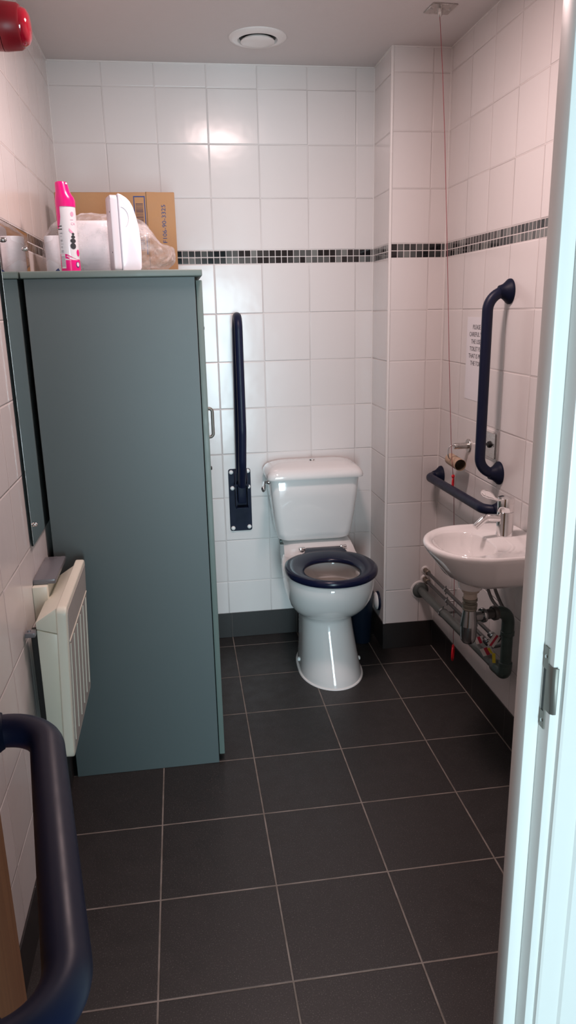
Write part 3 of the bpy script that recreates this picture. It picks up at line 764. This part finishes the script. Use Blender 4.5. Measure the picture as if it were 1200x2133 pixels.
# ================================================================== TOILET
TC = .988
tl = thing('toilet', (TC, -.33, 0), 'white close-coupled toilet with navy seat against the back wall', 'toilet')
NT = 64
def tr(z, hx, yf, yb, cx=TC, ef=1., eb=.7, yc=None):
    yc = yc if yc is not None else yf + hx*1.05
    out = []
    for k in range(NT):
        a = 2*PI*k/NT; c, s = math.cos(a), math.sin(a)
        if c >= 0: y = yc + (yf-yc)*abs(c)**ef; x = cx + hx*math.copysign(abs(s)**ef, s)
        else: y = yc + (yb-yc)*abs(c)**eb; x = cx + hx*math.copysign(abs(s)**eb, s)
        out.append((x, y, z))
    return out
pan = [tr(0, .130, -.586, -.16, yc=-.40, cx=.998), tr(.006, .130, -.586, -.16, yc=-.40, cx=.998), tr(.03, .126, -.578, -.16, yc=-.40, cx=.997), tr(.10, .117, -.548, -.15, yc=-.39, cx=.994), tr(.18, .109, -.517, -.14, yc=-.38, cx=.990), tr(.240, .105, -.497, -.13, yc=-.37),
       tr(.262, .107, -.498, -.12, yc=-.38), tr(.276, .120, -.522, -.11, yc=-.40), tr(.295, .140, -.556, -.10, yc=-.42), tr(.325, .159, -.594, -.09, yc=-.43), tr(.36, .171, -.622, -.08, yc=-.44), tr(.40, .1775, -.640, -.07, yc=-.45), tr(.44, .180, -.6475, -.06, yc=-.45),
       tr(.456, .178, -.646, -.06, yc=-.45), tr(.462, .171, -.639, -.07, yc=-.45),
       tr(.462, .118, -.598, -.325, yc=-.47), tr(.455, .112, -.591, -.332, yc=-.47), tr(.430, .118, -.597, -.325, yc=-.47), tr(.390, .114, -.590, -.330, yc=-.47), tr(.345, .098, -.565, -.345, yc=-.46), tr(.300, .066, -.525, -.375, yc=-.45), tr(.285, .03, -.48, -.41, yc=-.45)]
pn = obj('pan', loft(pan, cap0=True), [M_ceramic, M_water], tl, ang=75)
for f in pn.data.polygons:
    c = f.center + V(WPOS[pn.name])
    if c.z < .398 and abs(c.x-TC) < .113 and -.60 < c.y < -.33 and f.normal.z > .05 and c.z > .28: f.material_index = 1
# deck rising to the cistern
def deck():
    prof = [(-.010, .40), (-.010, .505), (-.150, .503), (-.188, .490), (-.220, .474), (-.250, .4655), (-.33, .462), (-.33, .40)]
    rows = []
    for y, z in prof:
        w = .150 + max(0, (-.15-y))*.10
        n = 14
        rows.append([(TC + .005 + w*(2*i/(n-1)-1), y, z - (.010*abs(2*i/(n-1)-1)**6 if z > .41 else 0)) for i in range(n)])
    bm = loft(rows, closed=False, cap0=False, cap1=False)
    # side skirts
    bm.verts.ensure_lookup_table()
    n = 14; m = len(prof)
    bm.faces.new([bm.verts[i*n] for i in range(m)]); bm.faces.new([bm.verts[i*n+n-1] for i in range(m)][::-1])
    bmesh.ops.recalc_face_normals(bm, faces=bm.faces)
    return bm
obj('deck', deck(), M_ceramic, tl)
obj('sealant', loft([tr(0, .1365, -.593, -.155, yc=-.40, cx=.998), tr(.004, .135, -.591, -.157, yc=-.40, cx=.998), tr(.006, .128, -.584, -.16, yc=-.40, cx=.998)]), M_cap, tl)
for c, ax in (((.8735, -.352, .034), (-1, 0, .1)), ((1.1205, -.400, .040), (1, 0, .1))):
    tag(obj('bolt_cap', lathe([(.0095, -.006), (.0095, .006), (.006, .0095), (.001, .0105)], c, ax, 18), M_cap, tl), 'white floor bolt cap')
# cistern: tapered tank
CCX = .979
def cr(z, hx, yf, yb=-.012, r=.035, cx=CCX):
    return [(x, y, z) for x, y in rrect(cx-hx, cx+hx, yf, yb, r, 6)]
tank = [cr(.507, .120, -.150, r=.03), cr(.511, .145, -.166, r=.04), cr(.522, .159, -.180), cr(.55, .167, -.187), cr(.63, .178, -.197), cr(.71, .187, -.206), cr(.797, .1935, -.214), cr(.803, .190, -.210)]
obj('cistern', loft(tank), M_ceramic, tl, ang=60)
lid = [cr(.797, .198, -.220, -.006), cr(.798, .2065, -.231, -.004, .03), cr(.804, .2085, -.2335, -.003, .034), cr(.818, .2055, -.231, -.003, .036), cr(.830, .198, -.224, -.004, .038), cr(.8385, .187, -.208, -.008, .04), cr(.8445, .170, -.180, -.015, .04), cr(.8490, .148, -.140, -.022, .04), cr(.8510, .12, -.11, -.035, .03)]
obj('cistern_lid', loft(lid), M_ceramic, tl, ang=60)
obj('lid_button', lathe([(.0125, .8480), (.0125, .8540), (.011, .8560), (.001, .8565)], (.985, -.085, 0), seg=24), M_chrome, tl)
obj('flush_lever', join(lathe([(.011, 0), (.011, .006), (.008, .010)], (CCX-.1905, -.120, .770), (-1, 0, 0), 20), tube([(CCX-.198, -.120, .770), (CCX-.212, -.125, .770)], .006, 12),
     tube(fillet([(CCX-.212, -.122, .770), (CCX-.216, -.165, .766), (CCX-.224, -.213, .757)], .02, 5), [.006]*2+[.007]*4+[.010, .012][:1], 14) if False else tube([(CCX-.210, -.122, .770), (CCX-.214, -.150, .768), (CCX-.219, -.180, .764), (CCX-.224, -.205, .760), (CCX-.227, -.222, .757)], [.006, .0065, .0085, .0105, .006], 14)), M_chrome, tl)
obj('inlet_hose', join(tube(fillet([(.850, -.070, .52), (.846, -.070, .44), (.862, -.070, .34), (.90, -.06, .33)], .03, 6), .007, 12), lathe([(.012, .492), (.012, .512)], (.850, -.070, 0), seg=14), box(.836, .852, -.078, -.060, .468, .488, .002)), M_green, tl)
# seat ring
SCX = .990
def seat_rings():
    rows = []
    M = 72
    outer, inner = [], []
    for k in range(M):
        a = 2*PI*k/M; c, s = math.cos(a), math.sin(a)
        ry = .198 if c >= 0 else .205
        outer.append((SCX + .003 + .1865*math.copysign(abs(s)**.96, s), -.4585 - ry*c if c >= 0 else -.4585 + ry*abs(c)**.85))
        inner.append((SCX + .1115*s, -.489 - (.132 if c >= 0 else .128)*c))
    def mix(t): return [(o[0]*(1-t)+i[0]*t, o[1]*(1-t)+i[1]*t) for o, i in zip(outer, inner)]
    for t, z in ((.06, .4655), (.0, .4690), (-.015, .476), (.0, .484), (.10, .4895), (.35, .4925), (.65, .4905), (.90, .4850), (1.0, .479), (1.0, .471), (.94, .4655)):
        rows.append([(x, y, z) for x, y in mix(t)])
    return loft(rows, loop=True)
ts = obj('seat', seat_rings(), M_navy_gloss, tl, ang=75)
obj('hinge_tab', prism([(.930, -.206), (1.086, -.206), (1.098, -.262), (1.100, -.300), (.905, -.300), (.916, -.262)], 'Z', .4675, .4885, .005, 3), M_navy_gloss, ts)
for sx in (.914, 1.097):
    obj('hinge', join(lathe([(.0075, -.014), (.0085, -.012), (.0085, .012), (.0075, .014)], (sx, -.212, .4840), (1, 0, 0), 18), lathe([(.012, .462), (.010, .476)], (sx, -.212, 0), seg=18)), M_chrome, ts)

# bin behind the toilet and round cap on the pier
bn = thing('waste_bin', (1.200, -.145, 0), 'small dark navy bin on the floor behind the toilet', 'bin')
obj('bucket', lathe([(.040, 0), (.0425, .003), (.052, .225), (.0535, .230)], (1.198, -.150, 0), seg=36), M_bin, bn)
obj('bin_lid', lathe([(.0545, .2305), (.0545, .240), (.046, .256), (.020, .264), (.001, .265)], (1.198, -.150, 0), seg=36), M_bin, bn)
cp = thing('pipe_cap', (XC, -.165, .20), 'white domed cap with dark rim low on the pier side behind the toilet', 'cap')
tag(obj('rim', lathe([(.044, 0), (.044, .006), (.041, .010)], (XC, -.160, .196), (-1, 0, 0), 32), M_navy, cp), 'dark rim')
obj('dome', lathe([(.040, .0105), (.038, .014), (.030, .019), (.014, .0225), (.001, .023)], (XC, -.160, .196), (-1, 0, 0), 32), M_cap, cp)

# ================================================================== LIGHT
def area(name, loc, rot, shape, sx, sy, e, col):
    l = bpy.data.lights.new(name, 'AREA'); l.shape = shape; l.size = sx; l.size_y = sy; l.energy = e; l.color = col
    o = bpy.data.objects.new(name, l); COL.objects.link(o); o.location = loc; o.rotation_euler = rot
    return o
area('ceiling_lamp', (.72, -1.22, H-.012), (0, 0, 0), 'DISK', .26, .26, 16.5, (1., .745, .72))
area('entrance_daylight', (.50, -6.1, .95), (PI/2, 0, 0), 'RECTANGLE', 1.3, 1.8, 188., (.67, .91, 1.))

w = bpy.data.worlds.new('world'); SC.world = w; w.use_nodes = True
bgk = w.node_tree.nodes['Background']; bgk.inputs[0].default_value = (.80, .92, 1., 1); bgk.inputs[1].default_value = .07

# ================================================================== CAMERA
f, pitch, yaw, roll = 1536.328, .26807, .14031, -.02096
cy_, sy_ = math.cos(yaw), math.sin(yaw)
r0 = V((cy_, -sy_, 0)); f0 = V((sy_, cy_, 0)); u0 = V((0, 0, 1))
fw = f0*math.cos(pitch) - u0*math.sin(pitch); up = u0*math.cos(pitch) + f0*math.sin(pitch)
R = r0*math.cos(roll) + up*math.sin(roll); U = up*math.cos(roll) - r0*math.sin(roll)
cd = bpy.data.cameras.new('camera'); cam = bpy.data.objects.new('camera', cd); COL.objects.link(cam)
cam.matrix_world = Matrix(((R.x, U.x, -fw.x, .43077), (R.y, U.y, -fw.y, -3.22441), (R.z, U.z, -fw.z, 1.49155), (0, 0, 0, 1)))
cd.sensor_fit = 'VERTICAL'; cd.sensor_height = 36; cd.lens = 36*f/2133; cd.clip_start = .02
SC.camera = cam
vs = SC.view_settings
SC.display_settings.display_device = 'sRGB'
vs.view_transform = 'Standard'; vs.look = 'None'; vs.gamma = 1; vs.use_curve_mapping = False; vs.exposure = .06
SC.cycles.use_denoising = True
SC.cycles.max_bounces = 10
SC.cycles.diffuse_bounces = 6
SC.cycles.glossy_bounces = 6
SC.cycles.transparent_max_bounces = 16
SC.cycles.sample_clamp_indirect = 6
